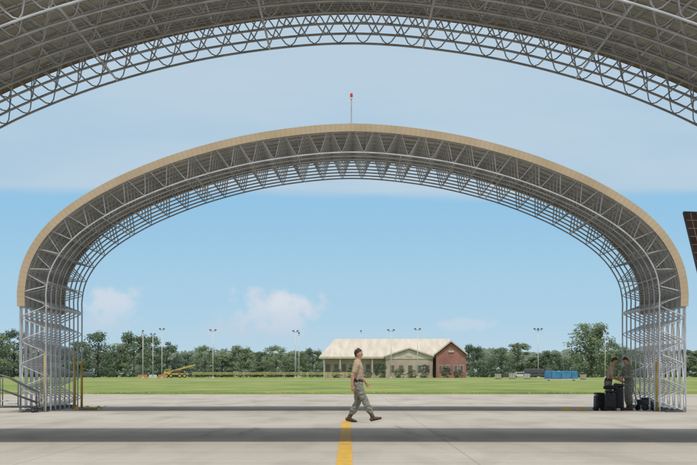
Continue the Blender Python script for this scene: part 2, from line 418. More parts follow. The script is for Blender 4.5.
def person(loc,rz,label,J,lean=0,head_pitch=0,head_yaw=0,jacket=False,belt=True,scale=1):
    t=thing('person',label,'person',loc,rz); t.scale=(scale,)*3
    HZ=J.get('hip_z',.93)
    Rl=Matrix.Rotation(lean,3,'Y')
    def up(p): return Rl@(Vector(p)-Vector((0,0,.93)))+Vector((0,0,HZ))
    body=MB()
    tz=[(.87,.155,.105,0),(.95,.165,.118,0),(1.05,.142,.10,.01),(1.18,.152,.11,.01),(1.31,.172,.122,.0),(1.40,.17,.108,-.01),(1.46,.12,.08,-.01)]
    body.loft([up((x,0,z)) for z,a,b,x in tz],[(a,b) for z,a,b,x in tz],(0,1,0),20)
    HP=up((0,0,1.50)); Hm=Matrix.Rotation(head_yaw,3,'Z')@Matrix.Rotation(head_pitch,3,'Y')
    def H(p): return HP+Hm@Vector(p)
    body.loft([up((-.015,0,1.42)),HP+Vector((0,0,0)),H((.005,0,.09))],[(.07,.065),(.058,.058),(.056,.058)],(0,1,0),14)
    hr=[(.045,.030,.030,.052),(.065,.048,.055,.035),(.10,.060,.080,.018),(.145,.070,.094,.008),(.185,.074,.098,.002),(.225,.070,.094,-.002),(.255,.052,.070,-.006),(.272,.025,.035,-.008)]
    body.loft([H((x,0,z)) for z,a,b,x in hr],[(a,b) for z,a,b,x in hr],(0,1,0),20)
    body.loft([H((.098,0,.165)),H((.114,0,.140)),H((.103,0,.130))],[(.009,.008),(.012,.010),(.012,.009)],(0,1,0),8)
    body.loft([H((.094,-.022,.100)),H((.099,0,.101)),H((.094,.022,.100))],[.006,.008,.006],(0,0,1),8)
    body.loft([H((.084,-.04,.184)),H((.096,0,.182)),H((.084,.04,.184))],[.008,.008,.008],(0,0,1),8)
    for sy in (-1,1):
        body.loft([H((-.005,sy*.073,.125)),H((-.012,sy*.082,.15)),H((-.012,sy*.082,.172))],[(.012,.008),(.02,.008),(.016,.008)],(1,0,0),8)
    arms={}
    for nm,sy in (('r',-1),('l',1)):
        sh=up((-.01,sy*.185,1.405)); el=Vector(J['el_'+nm]); wr=Vector(J['wr_'+nm])
        sd=(el-sh).cross(wr-el)
        if sd.length<1e-3: sd=Vector((0,1,0))
        body.loft([sh,sh.lerp(el,.35),sh.lerp(el,.75),el],[.058,.052,.044,.041],sd,14)
        body.loft([el,el.lerp(wr,.3),el.lerp(wr,.75),wr],[.041,.043,.033,.027],sd,14)
        hd=J['hand_'+nm]; hand(body,wr,*hd)
        arms[nm]=(sh,el,wr,sd)
    legs={}
    for nm,sy in (('r',-1),('l',1)):
        hp=Vector((0,sy*.088,HZ-.02)); kn=Vector(J['kn_'+nm]); an=Vector(J['an_'+nm]); fd=Vector(J['ft_'+nm]).normalized()
        body.loft([hp,hp.lerp(kn,.4),hp.lerp(kn,.8),kn],[.088,.080,.060,.056],(0,1,0),16)
        body.loft([kn,kn.lerp(an,.3),kn.lerp(an,.7),an],[.056,.056,.042,.036],(0,1,0),16)
        body.loft([an-fd*.02+Vector((0,0,-.03)),an+fd*.14+Vector((0,0,-.055))],[(.035,.03),(.04,.02)],(0,1,0),12)
        legs[nm]=(hp,kn,an,fd)
    remesh(body,'body',M['skin'],t,.006,2)
    e=MB()
    for sy in (-1,1): e.loft([H((.092,sy*.030,.158)),H((.096,sy*.030,.158))],[(.013,.007),(.010,.006)],(0,1,0),8)
    e.build('eyes',M['sole'],t,True)
    h=MB(); hh=[(.195,.077,.074,-.034),(.215,.078,.092,-.016),(.24,.073,.100,-.004),(.266,.058,.082,-.004),(.282,.030,.044,-.006)]
    h.loft([H((x,0,z)) for z,a,b,x in hh],[(a,b) for z,a,b,x in hh],(0,1,0),18)
    h.loft([H((-.050,0,.115)),H((-.055,0,.155)),H((-.045,0,.19))],[(.055,.033),(.066,.046),(.070,.058)],(0,1,0),14)
    remesh(h,'hair',M['hair'],t,.006,2,.004,60)
    sm=M['camo'] if jacket else M['tshirt']
    sh_=MB(); k=.022 if jacket else .012
    hem=.82 if jacket else .93
    tz2=[(hem,.172,.128,0)]+[q for q in tz[1:]] if jacket else [(.955,.160,.118,0)]+tz[2:]
    sh_.loft([up((x,0,z)) for z,a,b,x in tz2],[(a+k,b+k) for z,a,b,x in tz2],(0,1,0),22)
    sh_.loft([up((-.012,0,1.44)),up((-.008,0,1.475))],[(.085,.078),(.068,.066)],(0,1,0),14)
    for nm in 'rl':
        s0,el,wr,sd=arms[nm]
        if jacket:
            sh_.loft([s0,s0.lerp(el,.5),el],[.078,.068,.062],sd,14); sh_.loft([el,el.lerp(wr,.5),el.lerp(wr,.92)],[.062,.056,.046],sd,14)
        else:
            sh_.loft([s0,s0.lerp(el,.4),s0.lerp(el,.68)],[.073,.068,.064],sd,14)
    remesh(sh_,'jacket' if jacket else 'tshirt',sm,t,.007,4,.016 if jacket else .009,11 if jacket else 7)
    tr_=MB(); tr_.loft([up((0,0,1.0)),up((0,0,.94)),Vector((0,0,HZ-.07))],[(.168,.122),(.182,.135),(.172,.128)],(0,1,0),20)
    for nm in 'rl':
        hp,kn,an,fd=legs[nm]
        tr_.loft([hp,hp.lerp(kn,.35),hp.lerp(kn,.8),kn],[.108,.104,.088,.083],(0,1,0),18)
        tr_.loft([kn,kn.lerp(an,.3),kn.lerp(an,.58),kn.lerp(an,.70)],[.083,.084,.083,.066],(0,1,0),18)
        c=hp.lerp(kn,.62); sy=-1 if nm=='r' else 1
        tr_.loft([c+Vector((0,sy*.085,.07)),c+Vector((0,sy*.088,-.07))],[(.062,.022),(.062,.022)],(1,0,0),10)
    remesh(tr_,'trousers',M['camo'],t,.007,3,.016,12)
    if belt and not jacket:
        b=MB(); b.loft([up((0,0,.965)),up((0,0,1.0))],[(.176,.132),(.174,.130)],(0,1,0),20); b.build('belt',M['sole'],t,True)
    for nm in 'rl':
        hp,kn,an,fd=legs[nm]; dn=Vector((0,1,0)).cross(fd).normalized()
        if dn.z>0: dn=-dn
        b=MB(); b.loft([kn.lerp(an,.62),kn.lerp(an,.85),an],[.054,.051,.054],(0,1,0),14)
        b.loft([an-fd*.055+dn*.045,an+fd*.03+dn*.04,an+fd*.12+dn*.052,an+fd*.185+dn*.06],[(.040,.038),(.044,.046),(.049,.034),(.042,.026)],(0,1,0),14)
        bo=remesh(b,'boot',M['boot'],t,.007,2)
        b=MB(); b.loft([an-fd*.06+dn*.083,an+fd*.0+dn*.083,an+fd*.10+dn*.086,an+fd*.195+dn*.082],[(.040,.013),(.040,.013),(.050,.011),(.042,.011)],(0,1,0),12)
        b.build('sole',M['sole'],bo,True)
    return t
walk=dict(kn_r=(.18,-.09,.53),an_r=(.37,-.09,.130),ft_r=(1,0,.22), kn_l=(.01,.09,.49),an_l=(-.20,.09,.120),ft_l=(1,0,-.20),hip_z=.93,
  el_r=(-.12,-.24,1.15),wr_r=(-.13,-.25,.90),hand_r=((.15,0,-1),(1,0,.1),(0,1,0),.45),
  el_l=(.06,.24,1.14),wr_l=(.22,.22,.95),hand_l=((.5,-.05,-.85),(.85,0,.5),(0,-1,0),.6))
person((at(357.5,85),85,0),0,'person walking right across the yellow line in sand t-shirt and camouflage trousers',walk,lean=.02,head_pitch=.05)
d=112.6
stA=dict(kn_r=(.03,-.11,.50),an_r=(-.03,-.12,.095),ft_r=(1,-.1,0),kn_l=(.06,.11,.50),an_l=(.02,.12,.095),ft_l=(1,.15,0),hip_z=.93,
  el_r=(.17,-.23,1.09),wr_r=(.38,-.14,1.0),hand_r=((.9,.1,-.35),(.3,.3,.9),(0,1,-.3),.6),
  el_l=(.19,.23,1.09),wr_l=(.40,.14,.98),hand_l=((.9,-.1,-.35),(.3,-.3,.9),(0,-1,-.3),.6))
person((at(608,d),d+.1,0),math.radians(-10),'person in sand t-shirt bending over the black equipment cases under the right legs',stA,lean=.26,head_pitch=.45,scale=.97)
stB=dict(stA); stB.update(el_r=(.13,-.25,1.10),wr_r=(.33,-.12,1.08),el_l=(.12,.25,1.10),wr_l=(.34,.10,1.10))
person((at(629,d),d,0),math.radians(212),'person in full camouflage jacket looking down beside the right shelter legs',stB,lean=.12,head_pitch=.5,jacket=True,scale=.97)

# ------------------------------------------------------------------ equipment under the shelter
def case(loc,rz,size,label,handle=True):
    t=thing('wheeled_tool_case',label,'tool case',loc,rz,'black equipment cases by the right legs')
    w,dp,h=size
    b=MB(); b.box((0,0,.08+h*.42),(w,dp,h*.84),taper=.93); b.build('case_body',M['black'],t,bevel=.05)
    b=MB(); b.box((.01,0,.08+h*.91),(w*.96,dp*.98,h*.14),Matrix.Rotation(.06,3,'Y')); b.build('lid',M['black'],t,bevel=.03)
    if handle:
        b=MB(); b.tube([(-w*.3,dp/2+.03,.3),(-w*.3,dp/2+.1,h+.1),(w*.3,dp/2+.1,h+.1),(w*.3,dp/2+.03,.3)],.012,6); b.build('handle',M['black'],t)
    for sx in (-1,1):
        a,c=MB(),MB(); wheel(a,c,(sx*w*.36,0,.06),.06,dp*.9); o=a.build('wheel',M['rubber'],t); c.build('rim',M['black'],o)
    for sx in (-1,1):
        b=MB(); b.box((sx*w*.24,-dp/2-.005,.08+h*.8),(.03,.02,.05)); b.build('latch',M['dark_steel'],t)
case((at(599.5,111.6),111.7,0),.25,(.34,.34,.50),'lower black case farthest left of the equipment',False)
case((at(618,111.6),111.5,0),-.15,(.34,.36,.80),'tallest black wheeled case between the two standing people')
case((at(609,111.6),111.2,0),.1,(.36,.30,.58),'middle sized black case at the feet of the bending person',False)
t=thing('duffel_bag','slumped black duffel bag lying on top of the middle black case','bag',(at(609,111.6),111.2,.68),.1)
b=MB(); b.loft([(-.17,0,.06),(-.05,.01,.075),(.07,0,.065),(.16,.01,.05)],[(.10,.055),(.12,.07),(.11,.065),(.08,.045)],(0,1,0),12); b.build('bag_body',M['rubber'],t,True)
b=MB(); b.tube([(-.08,-.05,.11),(-.05,-.06,.17),(.05,-.06,.17),(.09,-.05,.10)],.010,6); b.build('strap',M['black'],t,True)
t=thing('ground_power_cart','low dark wheeled cart with handle right of the standing people','cart',(at(645,112),112,0),.5)
b=MB(); b.box((0,0,.26),(.44,.36,.18)); b.box((.05,0,.37),(.26,.26,.08)); b.build('cart_body',M['black'],t,bevel=.03)
b=MB(); b.tube([(-.22,-.14,.28),(-.38,-.14,.70),(-.38,.14,.70),(-.22,.14,.28)],.013,6); b.build('handle',M['dark_steel'],t)
for sx in (-1,1):
    for sy in (-1,1):
        a,c=MB(),MB(); wheel(a,c,(sx*.16,sy*.20,.09),.09,.05); o=a.build('wheel',M['rubber'],t); c.build('rim',M['black'],o)
b=MB(); pts=[(.3+.28*math.sin(k*.5)*(.6+k*.02),-.25-.1*math.cos(k*.7),.02+.002*k) for k in range(40)]; b.tube(pts,.018,6); b.build('hose',M['rubber'],t,True)

for px,dd,h,lab in ((45,108.3,1.75,'yellow guard post beside the front left truss leg'),(75,117,1.7,'taller yellow guard post at the back of the left legs'),(82,120.5,1.55,'yellow guard post nearest the opening on the left side'),(656.5,109.5,1.5,'yellow guard post beside the right front truss leg')):
    t=thing('guard_post',lab,'post',(at(px,dd),dd,0),group='yellow guard posts by the shelter legs')
    b=MB(); b.tube([(0,0,0),(0,0,h)],.042,12); b.build('post',M['dull_yellow'],t,True)
    b=MB(); b.loft([(0,0,h),(0,0,h+.02)],[.044,.038],(1,0,0),12); b.build('cap',M['dull_yellow'],t,True)
    b=MB(); b.box((0,0,.012),(.24,.24,.024)); b.build('base_plate',M['dark_steel'],t)
def chock(px,dd,lab,L=.5):
    t=thing('wheel_chock',lab,'wheel chock',(at(px,dd),dd,.002),group='yellow wheel chocks on the concrete')
    for k in (0,1):
        b=MB(); b.prism([(-L/2+k*(L+.12),0),(L/2+k*(L+.12),0),(L/2-.10+k*(L+.12),.10),(-L/2+.10+k*(L+.12),.10)],-.09,.09); b.build('wedge',M['dull_yellow'],t,bevel=.01)
    b=MB(); b.tube([(-.1+q*.09,-.02+.03*math.sin(q),.105 if q in (0,8) else .05) for q in range(9)],.009,5); b.build('rope',M['trim'],t,True)
chock(78,113.5,'pair of yellow wheel chocks lying inside the left legs',.32)
chock(566,111,'pair of yellow wheel chocks lying left of the black cases',.36)
chock(88,117,'pair of yellow chocks farther back at the left opening',.25)
t=thing('ground_pad','flat pale rubber pad on the concrete beside the left chocks','pad',(at(90,113),112.6,.0))
b=MB(); b.box((0,0,.03),(.7,.5,.05)); b.build('pad',M['trim'],t,bevel=.015); b=MB(); b.tube([(-.3,-.27,.05),(.3,-.27,.05)],.015,6); b.build('grip',M['dark_steel'],t)

# work stand at the left edge
t=thing('work_stand','grey tubular maintenance stand with sloping handrails at the left picture edge','work stand',(at(0,106),105.6,0))
b=MB()
b.tube([(-1.6,0,.18),(1.15,0,.18)],.03,8); b.tube([(-1.6,.8,.18),(1.15,.8,.18)],.03,8)
for x in (-1.6,-.3,1.15): b.tube([(x,0,.18),(x,.8,.18)],.025,8)
b.build('base_frame',M['dark_steel'],t,True)
for y in (0,.8):
    b=MB(); b.tube([(-1.6,y,1.16),(.02,y,1.14),(.30,y,1.06),(1.15,y,.62),(1.17,y,.18)],.022,8); b.tube([(-1.6,y,.72),(.05,y,.70),(1.15,y,.30)],.016,8)
    for x,z in ((-1.6,1.12),(-.6,1.11),(.05,1.10),(.6,.89)): b.tube([(x,y,.18),(x,y,z)],.018,8)
    b.build('handrail',M['dark_steel'],t,True)
b=MB(); b.box((-.85,.4,.45),(1.5,.76,.04)); b.build('platform',M['dark_steel'],t)
for k in range(3):
    b=MB(); b.box((.12+k*.27,.4,.36-k*.09),(.24,.74,.03)); b.build('step',M['steel'],t)
for x in (-1.5,1.05):
    for y in (0,.8):
        a,c=MB(),MB(); wheel(a,c,(x,y,.08),.08,.05); o=a.build('caster',M['rubber'],t); c.build('rim',M['dark_steel'],o)

# tilted panel at the right edge
dd=62; t=thing('solar_panel','dark brown gridded solar panel tilted on a post at the right edge','solar panel',(at(732,dd),dd+.1,0))
ps=math.radians(30); ta=math.radians(21.8)
hv=Vector((math.cos(ps),math.sin(ps),0)); vv=Vector((math.sin(ps)*math.sin(ta),-math.cos(ps)*math.sin(ta),-math.cos(ta))); nv=hv.cross(vv).normalized()
if nv.z<0: nv=-nv
tl=Vector((at(684,dd),dd,hz(212,dd)))-Vector(t.location); W,Hh=1.7,1.42
def pc(u,v,o=0): return tl+hv*u+vv*v+nv*o
M['cell']=noisy('brown_cells',(.07,.04,.035),(.13,.075,.06),3,.4,spec=.5)
b=MB(); q=[pc(0,0),pc(W,0),pc(W,Hh),pc(0,Hh)]; q2=[x-nv*.04 for x in q]
b.quad(*q); b.quad(*q2[::-1])
for k in range(4): b.quad(q[k],q2[k],q2[(k+1)%4],q[(k+1)%4])
pn=b.build('panel',M['cell'],t)
b=MB()
for k in range(13): b.tube([pc(W*k/12,0,.004),pc(W*k/12,Hh,.004)],.006,4)
for k in range(10): b.tube([pc(0,Hh*k/9,.004),pc(W,Hh*k/9,.004)],.006,4)
b.build('grid',M['trim'],pn)
b=MB(); b.tube([q[0],q[1],q[2],q[3],q[0]],.016,6); b.build('frame',M['dark_steel'],t)
ctr=pc(W/2,Hh/2,-.05)
b=MB(); b.tube([(ctr.x,ctr.y,0),(ctr.x,ctr.y,ctr.z)],.05,10); b.build('post',M['steel'],t,True)
b=MB(); b.box((ctr.x,ctr.y,.03),(.8,.8,.06)); b.build('base_plate',M['dark_steel'],t)

# ------------------------------------------------------------------ trees
def crown_mesh(seed,h,w,dens=1.0,low=.03,rnd=.6):
    r=random.Random(seed); m=MB(); cl=[]
    nb=int(46*dens)
    for k in range(nb):
        z=low+(.93-low)*r.random()**.9; env=min(1,math.sin(math.pi*min(1,max(0,(z+.18)/(1.18)))))**rnd
        a=r.uniform(0,6.283); rr=env*math.sqrt(r.random())*.40
        cl.append((Vector((math.cos(a)*rr*w,math.sin(a)*rr*w,z*h)), r.uniform(.10,.16)*min(w,h)))
    for c,R in cl:
        for q in range(58):
            v=Vector((r.gauss(0,1),r.gauss(0,1),r.gauss(0,1))).normalized()*R*r.random()**.4
            v.z*=.75; p=c+v; p.z=max(.1,p.z); s=r.uniform(.14,.30)
            nn=(v.normalized()*.8+Vector((r.uniform(-.4,.4),r.uniform(-.8,.0),r.uniform(.2,1.0)))).normalized()
            a=nn.orthogonal().normalized(); a=Matrix.Rotation(r.uniform(0,6.28),3,nn)@a; b=nn.cross(a)
            m.quad(p+a*s,p+b*s*.8,p-a*s*.9,p-b*s)
    return m.mesh('crown',M['leaf'])
def trunk_mesh(seed,h,w):
    r=random.Random(seed+99); m=MB()
    m.tube([(0,0,-.1),(.05*h*.1,0,h*.2),(0,.04,h*.45),(.1,0,h*.75)],h*.022,8,h*.008)
    for k in range(7):
        a=k*2.4+r.random(); z=h*r.uniform(.2,.6); L=w*r.uniform(.22,.34)
        m.tube([(0,0,z),(math.cos(a)*L*.5,math.sin(a)*L*.5,z+h*.1),(math.cos(a)*L,math.sin(a)*L,z+h*.18)],h*.009,5,h*.004)
    return m.mesh('trunk',M['bark'],True)
VAR=[]
for k,(h,w) in enumerate(((12,10),(12,8),(12,12),(10,10),(13,9),(14,13))):
    VAR.append((h,w,crown_mesh(k,h,w,1.0 if k<5 else 2.2,.03,.6 if k<5 else .4),trunk_mesh(k,h,w)))
ordn=['first','second','third','fourth','fifth','sixth','seventh','eighth','ninth','tenth','eleventh','twelfth','thirteenth','fourteenth','fifteenth','sixteenth','seventeenth','eighteenth','nineteenth','twentieth']
def tree(px,top,wpx,d,label,group,v,wf=1.45):
    h=hz(top,d); w=wpx/F*d*wf
    H0,W0,cm,tm=VAR[v]
    t=thing('broadleaf_tree',label,'tree',(at(px,d),d,-.01),random.uniform(0,.9),group)
    t.scale=(w/W0,w/W0,h/H0)
    put('trunk',tm,t); put('crown',cm,t)
left=[(-8,331,40),(14,329,34),(36,339,30),(58,344,28),(78,339,28),(98,331,34),(117,341,24),(134,330,32),(153,335,26),(167,341,24),(183,352,20),(205,345,26),(222,351,22),(241,344,26),(260,350,22),(276,345,28),(296,350,22),(313,347,20)]
right=[(473,343,22),(487,355,18),(501,347,24),(518,341,30),(537,353,20),(551,350,22),(565,357,18),(612,341,26),(628,345,26),(646,348,26),(665,350,24),(683,348,24),(702,345,28)]
for i,(px,top,w) in enumerate(left):
    tree(px,top,w,1000+random.uniform(-25,20),'leafy green tree, %s from the left in the far treeline left of the building'%ordn[i],'far trees left of the brick building',[0,2,1,3,4,2,0,3,2,1][i%10])
for i,(px,top,w) in enumerate(right):
    tree(px,top,w,1000+random.uniform(-25,20),'leafy green tree, %s one to the right of the brick building in the far treeline'%ordn[i],'far trees right of the brick building',[3,0,2,4,1,3,0,2][i%8])
tree(591,322,46,960,'tallest broad rounded tree, standing far off inside the right of the arch','far trees right of the brick building',5,1.3)
for i,(px,top,w) in enumerate(((337,368,12),(352,364,13),(368,369,12),(381,361,14),(400,367,13),(412,369,12),(425,364,13),(446,366,12),(458,369,11))):
    tree(px,top,w,880,'small young tree, %s from the left in front of the brick building'%ordn[i],'young trees in front of the brick building',i%4,1.1)
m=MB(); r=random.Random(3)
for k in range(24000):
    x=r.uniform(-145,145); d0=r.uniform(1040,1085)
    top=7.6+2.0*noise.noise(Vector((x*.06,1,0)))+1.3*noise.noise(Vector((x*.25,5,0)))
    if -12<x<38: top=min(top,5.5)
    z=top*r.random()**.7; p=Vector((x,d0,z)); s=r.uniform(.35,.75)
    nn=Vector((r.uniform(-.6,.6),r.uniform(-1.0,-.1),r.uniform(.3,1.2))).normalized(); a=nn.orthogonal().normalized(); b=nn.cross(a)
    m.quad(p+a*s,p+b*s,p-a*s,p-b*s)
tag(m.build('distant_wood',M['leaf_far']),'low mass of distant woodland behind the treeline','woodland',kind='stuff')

# ------------------------------------------------------------------ building
d=900; t=thing('brick_building','long cream roofed building with tan walls and a red brick gabled right wing','building',(at(318,d),d,0))
def X(px): return at(px,d)-at(318,d)
ze=hz(357,d); zr=hz(338.5,d)
b=MB(); b.box(((X(324)+X(440))/2,9,ze/2),(X(440)-X(324),16,ze)); wl=b.build('wall',M['tan_wall'],t)
b=MB(); x0,x1=X(319),X(445); y0,y1=-.6,18.6; rx0,rx1=X(335),X(451); ym=9
V=[(x0,y0,ze),(x1,y0,ze),(x1,y1,ze),(x0,y1,ze),(rx0,ym,zr),(rx1,ym,zr)]
b.v=V+[(x,y,z-.25) for x,y,z in V[:4]]; b.f=[(0,1,5,4),(1,2,5),(2,3,4,5),(3,0,4),(0,6,7,1),(1,7,8,2),(2,8,9,3),(3,9,6,0),(9,8,7,6)]
b.build('roof',M['roof'],t)
b=MB(); b.box(((x0+x1)/2,y0-.06,ze-.15),(x1-x0,.12,.5)); b.build('eave_board',M['trim'],t)
def wing(pl,pr,ptop,peave,yf,name,wallmat,gab=None):
    gx0,gx1=X(pl),X(pr); gm=(gx0+gx1)/2; zg=hz(ptop,d); zge=hz(peave,d)
    b=MB(); b.prism([(gx0+.4,0),(gx1-.4,0),(gx1-.4,zge),(gm,zg-.2),(gx0+.4,zge)],yf,18); b.build(name,wallmat,t)
    if gab:
        b=MB(); b.prism([(gx0+.3,zge-.5),(gx1-.3,zge-.5),(gx1-.3,zge),(gm,zg-.15),(gx0+.3,zge)],yf-.12,yf-.01); b.build('pediment',gab,t)
    b=MB()
    for xe in (gx0,gx1): b.prism([(xe,zge-.05),(gm,zg),(gm,zg+.38),(xe,zge+.33)],yf-.6,18.6)
    b.build('gable_roof',M['roof'],t)
    b=MB(); b.box((gm,yf-.17,hz((ptop+peave)/2+3,d)),(1.4,.08,.5)); b.build('gable_vent',M['trim'],t)
wing(434,467,342,355,-5,'gable_wing',M['brick'])
wing(384,434,349,357,-3,'centre_gable',M['tan_wall'],M['roof'])
for px in (440,447,455,461):
    b=MB(); b.box((X(px),-5.03,2.4),(1.0,.1,1.7)); f=b.build('window',M['trim'],t); b=MB(); b.box((X(px),-5.10,2.4),(.8,.06,1.5)); b.build('pane',M['glass'],f)
for px in range(328,384,8):
    b=MB(); b.box((X(px),.97,2.5),(1.1,.1,1.9)); f=b.build('window',M['brick'],t); b=MB(); b.box((X(px),.9,2.5),(.9,.06,1.7)); b.build('pane',M['glass'],f)
for px in (392,401,410,419,427):
    b=MB(); b.box((X(px),-3.03,2.3),(1.1,.1,1.8)); f=b.build('window',M['brick'],t); b=MB(); b.box((X(px),-3.1,2.3),(.9,.06,1.6)); b.build('pane',M['glass'],f)
for px in range(323,384,16):
    b=MB(); b.box((X(px)+.3,-.35,(ze-.4)/2),(.25,.25,ze-.4)); b.build('column',M['trim'],t)

# ------------------------------------------------------------------ poles
def lamp_pole(px,top,d,label,arm=0,r=.09,lamps=2):
    h=hz(top,d); t=thing('light_pole',label,'light pole',(at(px,d),d,0),group='light poles across the far field')
    b=MB(); b.tube([(0,0,0),(0,0,h)],r*1.25,8,r*.75); b.build('pole',M['pole'],t,True)
    if arm:
        b=MB(); b.tube([(-arm/2,0,h-.25),(arm/2,0,h-.25)],.06,6); b.build('crossarm',M['dark_steel'],t)
    for k in range(lamps):
        x=(-1+2*k/(max(1,lamps-1)))*arm/2 if lamps>1 else 0
        b=MB(); b.box((x,-.15,h+.02),(.45,.4,.28)); b.build('lamp_head',M['dark_steel'],t)
    b=MB(); b.box((0,0,.2),(.5,.5,.4)); b.build('footing',M['trim'],t)
lamp_pole(143,331,820,'leftmost of three close pale light poles beside the left legs',.0,.10,1)
lamp_pole(153,334,840,'middle of three close pale light poles, slightly shorter',.9,.09,2)
lamp_pole(162,329,820,'rightmost and tallest of three close pale light poles',.9,.10,2)
lamp_pole(213,330,800,'single light pole with crossarm above the left grass field',1.2,.09,2)
lamp_pole(295.5,331,800,'left pole of a close pair left of the brick building',1.0,.09,2)
lamp_pole(299,333,830,'right pole of a close pair left of the brick building',0,.09,1)
lamp_pole(391,330,800,'light pole in front of the middle of the brick building',1.3,.09,2)
lamp_pole(417.5,329,800,'light pole in front of the right part of the brick building',1.1,.09,2)
lamp_pole(538,329,780,'dark light pole with wide crossarm left of the blue covered load',1.6,.09,3)
lamp_pole(605,333,800,'light pole in front of the tallest rounded tree',1.2,.08,2)
lamp_pole(361,331,1000,'thin pole rising behind the walking person',0,.08,1)

# ------------------------------------------------------------------ far vehicles and objects
def car(px,d,rz,mat,label,kind='car',cat='car'):
    t=thing('parked_'+kind,label,cat,(at(px,d),d,0),rz)
    if kind=='truck':
        body=[(-3.2,.5),(3.2,.5),(3.2,1.2),(2.9,1.35),(2.6,2.3),(1.2,2.35),(1.15,1.1),(-3.2,1.1)]; win=[(2.75,1.4),(2.5,2.15),(1.4,2.15),(1.4,1.4)]
    else:
        body=[(-2.2,.3),(2.2,.3),(2.25,.75),(1.3,.92),(.7,1.42),(-1.0,1.45),(-1.7,.98),(-2.2,.92)]; win=[(1.1,.95),(.62,1.34),(-.92,1.37),(-1.45,.97)]
    b=MB(); b.prism(body,-.88,.88); b.build('body',mat,t,bevel=.06)
    for sy in (-1,1):
        b=MB(); y=sy*.885; b.prism(win,min(y,y+sy*.02),max(y,y+sy*.02)); b.build('side_window',M['glass'],t)
    wx=2.1 if kind=='truck' else 1.45
    for sx in (-1,1):
        for sy in (-1,1):
            a,c=MB(),MB(); wheel(a,c,(sx*wx,sy*.8,.36),.36,.24); o=a.build('wheel',M['rubber'],t); c.build('rim',M['dark_steel'],o)
    for sy in (-1,1):
        b=MB(); b.box((2.24 if kind=='car' else 3.22,sy*.6,.72),(.05,.3,.16)); b.build('headlight',M['white'],t)
    if kind=='truck':
        b=MB(); b.box((-1.0,0,1.6),(4.1,1.9,.95)); b.build('cargo_load',M['dark_steel'],t,bevel=.1)
    return t
car(521,830,0,M['white'],'white car on the far field left of the dark truck','car','car')
car(508,860,3.1,M['dark_steel'],'dark car on the far field left of the white car','car','car')
car(539,720,0,M['dark_steel'],'dark loaded truck next to the blue covered load','truck','truck')
car(88,880,0,M['dark_steel'],'dark car on the far field near the left shelter legs','car','car')
d=560; t=thing('covered_container','blue tarpaulin covered load standing on the far grass','container',(at(561,d),d,0))
b=MB(); b.box((0,0,.90),(5.3,2.2,1.25),taper=.97); b.build('tarpaulin',M['blue'],t,bevel=.1)
b=MB(); b.box((0,0,.2),(5.4,2.3,.16)); b.build('pallet',M['trim'],t)
for x in (-1.6,0,1.6):
    b=MB(); b.box((x,-1.13,.92),(.06,.04,1.2)); b.build('strap',M['dark_steel'],t)
for x in (-2,2):
    b=MB(); b.box((x,0,.06),(.3,2.2,.12)); b.build('skid',M['dark_steel'],t)
for k,(px,dd,s,c) in enumerate(((498,700,.9,'trim'),(512,720,1.0,'trim'),(527,700,.9,'white'),(583,640,.8,'trim'))):
    t=thing('equipment_crate','pale slatted crate, %s from the left beside the parked vehicles'%ordn[k],'crate',(at(px,dd),dd,0),group='pale crates on the far grass')
    b=MB(); b.box((0,0,s*.5+.12),(s*1.3,s,s)); b.build('box',M[c],t,bevel=.03)
    for x in (-.4,0,.4):
        b=MB(); b.box((x*s,-s/2-.03,s*.5+.12),(.1,.05,s*.96)); b.build('slat',M['bark'],t)
    b=MB(); b.box((0,0,.06),(s*1.35,s*1.05,.12)); b.build('pallet',M['bark'],t)
# crane
d=880; t=thing('mobile_crane','yellow mobile crane with boom raised to the right on the far field','crane',(at(176,d),d,0)); t.scale=(.85,.85,.85)
cy=M['dull_yellow']
b=MB(); b.box((0,0,1.1),(7.4,2.2,.45)); b.build('chassis',cy,t,bevel=.05)
b=MB(); b.prism([(-3.6,1.3),(-1.8,1.3),(-1.8,2.5),(-3.0,2.6),(-3.5,2.0)],-1,1); cb=b.build('cab',cy,t,bevel=.05)
b=MB(); b.prism([(-3.35,1.95),(-2.95,2.45),(-2.0,2.4),(-2.0,1.9)],-1.04,-1.005); b.build('window',M['glass'],cb)
b=MB(); b.box((.3,0,1.8),(2.0,1.9,.9)); b.build('turntable_house',M['dark_steel'],t,bevel=.06)
b=MB(); b.box((1.6,0,2.75),(6.6,.45,.45),Matrix.Rotation(-.26,3,'Y')); bm_=b.build('boom',cy,t)
b=MB(); b.box((4.9,0,3.63),(1.6,.3,.3),Matrix.Rotation(-.26,3,'Y')); b.build('boom_tip',cy,bm_)
b=MB(); b.tube([(5.5,0,3.7),(5.5,0,2.5)],.05,5); b.box((5.5,0,2.4),(.3,.3,.3)); b.build('hook_block',M['dark_steel'],t)
for x in (-2.7,-1.4,1.2,2.6):
    for sy in (-1,1):
        a,c=MB(),MB(); wheel(a,c,(x,sy*.95,.6),.6,.4); o=a.build('wheel',M['rubber'],t); c.build('rim',cy,o)
d=860; t=thing('safety_barrier','low orange barrier on the far field beneath the three light poles','barrier',(at(153,d),d,0))
for k in range(3):
    b=MB(); b.prism([(-1.1,0),(1.1,0),(1.1,.15),(.9,.8),(-.9,.8),(-1.1,.15)],-.25,.25); b.build('barrier_section',M['orange'] if k%2==0 else M['white'],t,loc=(-2.3+k*2.3,0,0))
d=850; x0=at(192,d); x1=at(362,d); t=thing('boundary_fence','low yellow barrier fence running across the far field left of the building','fence',(x0,d,0))
n=int((x1-x0)/2.0)
for z in (.95,1.28):
    b=MB(); b.box(((x1-x0)/2,0,z),(x1-x0,.08,.18)); b.build('rail',M['cream_yellow'],t)
for k in range(n+1):
    b=MB(); b.box((k*(x1-x0)/n,.1,.70),(.14,.1,1.40)); b.build('post',M['bark'],t)

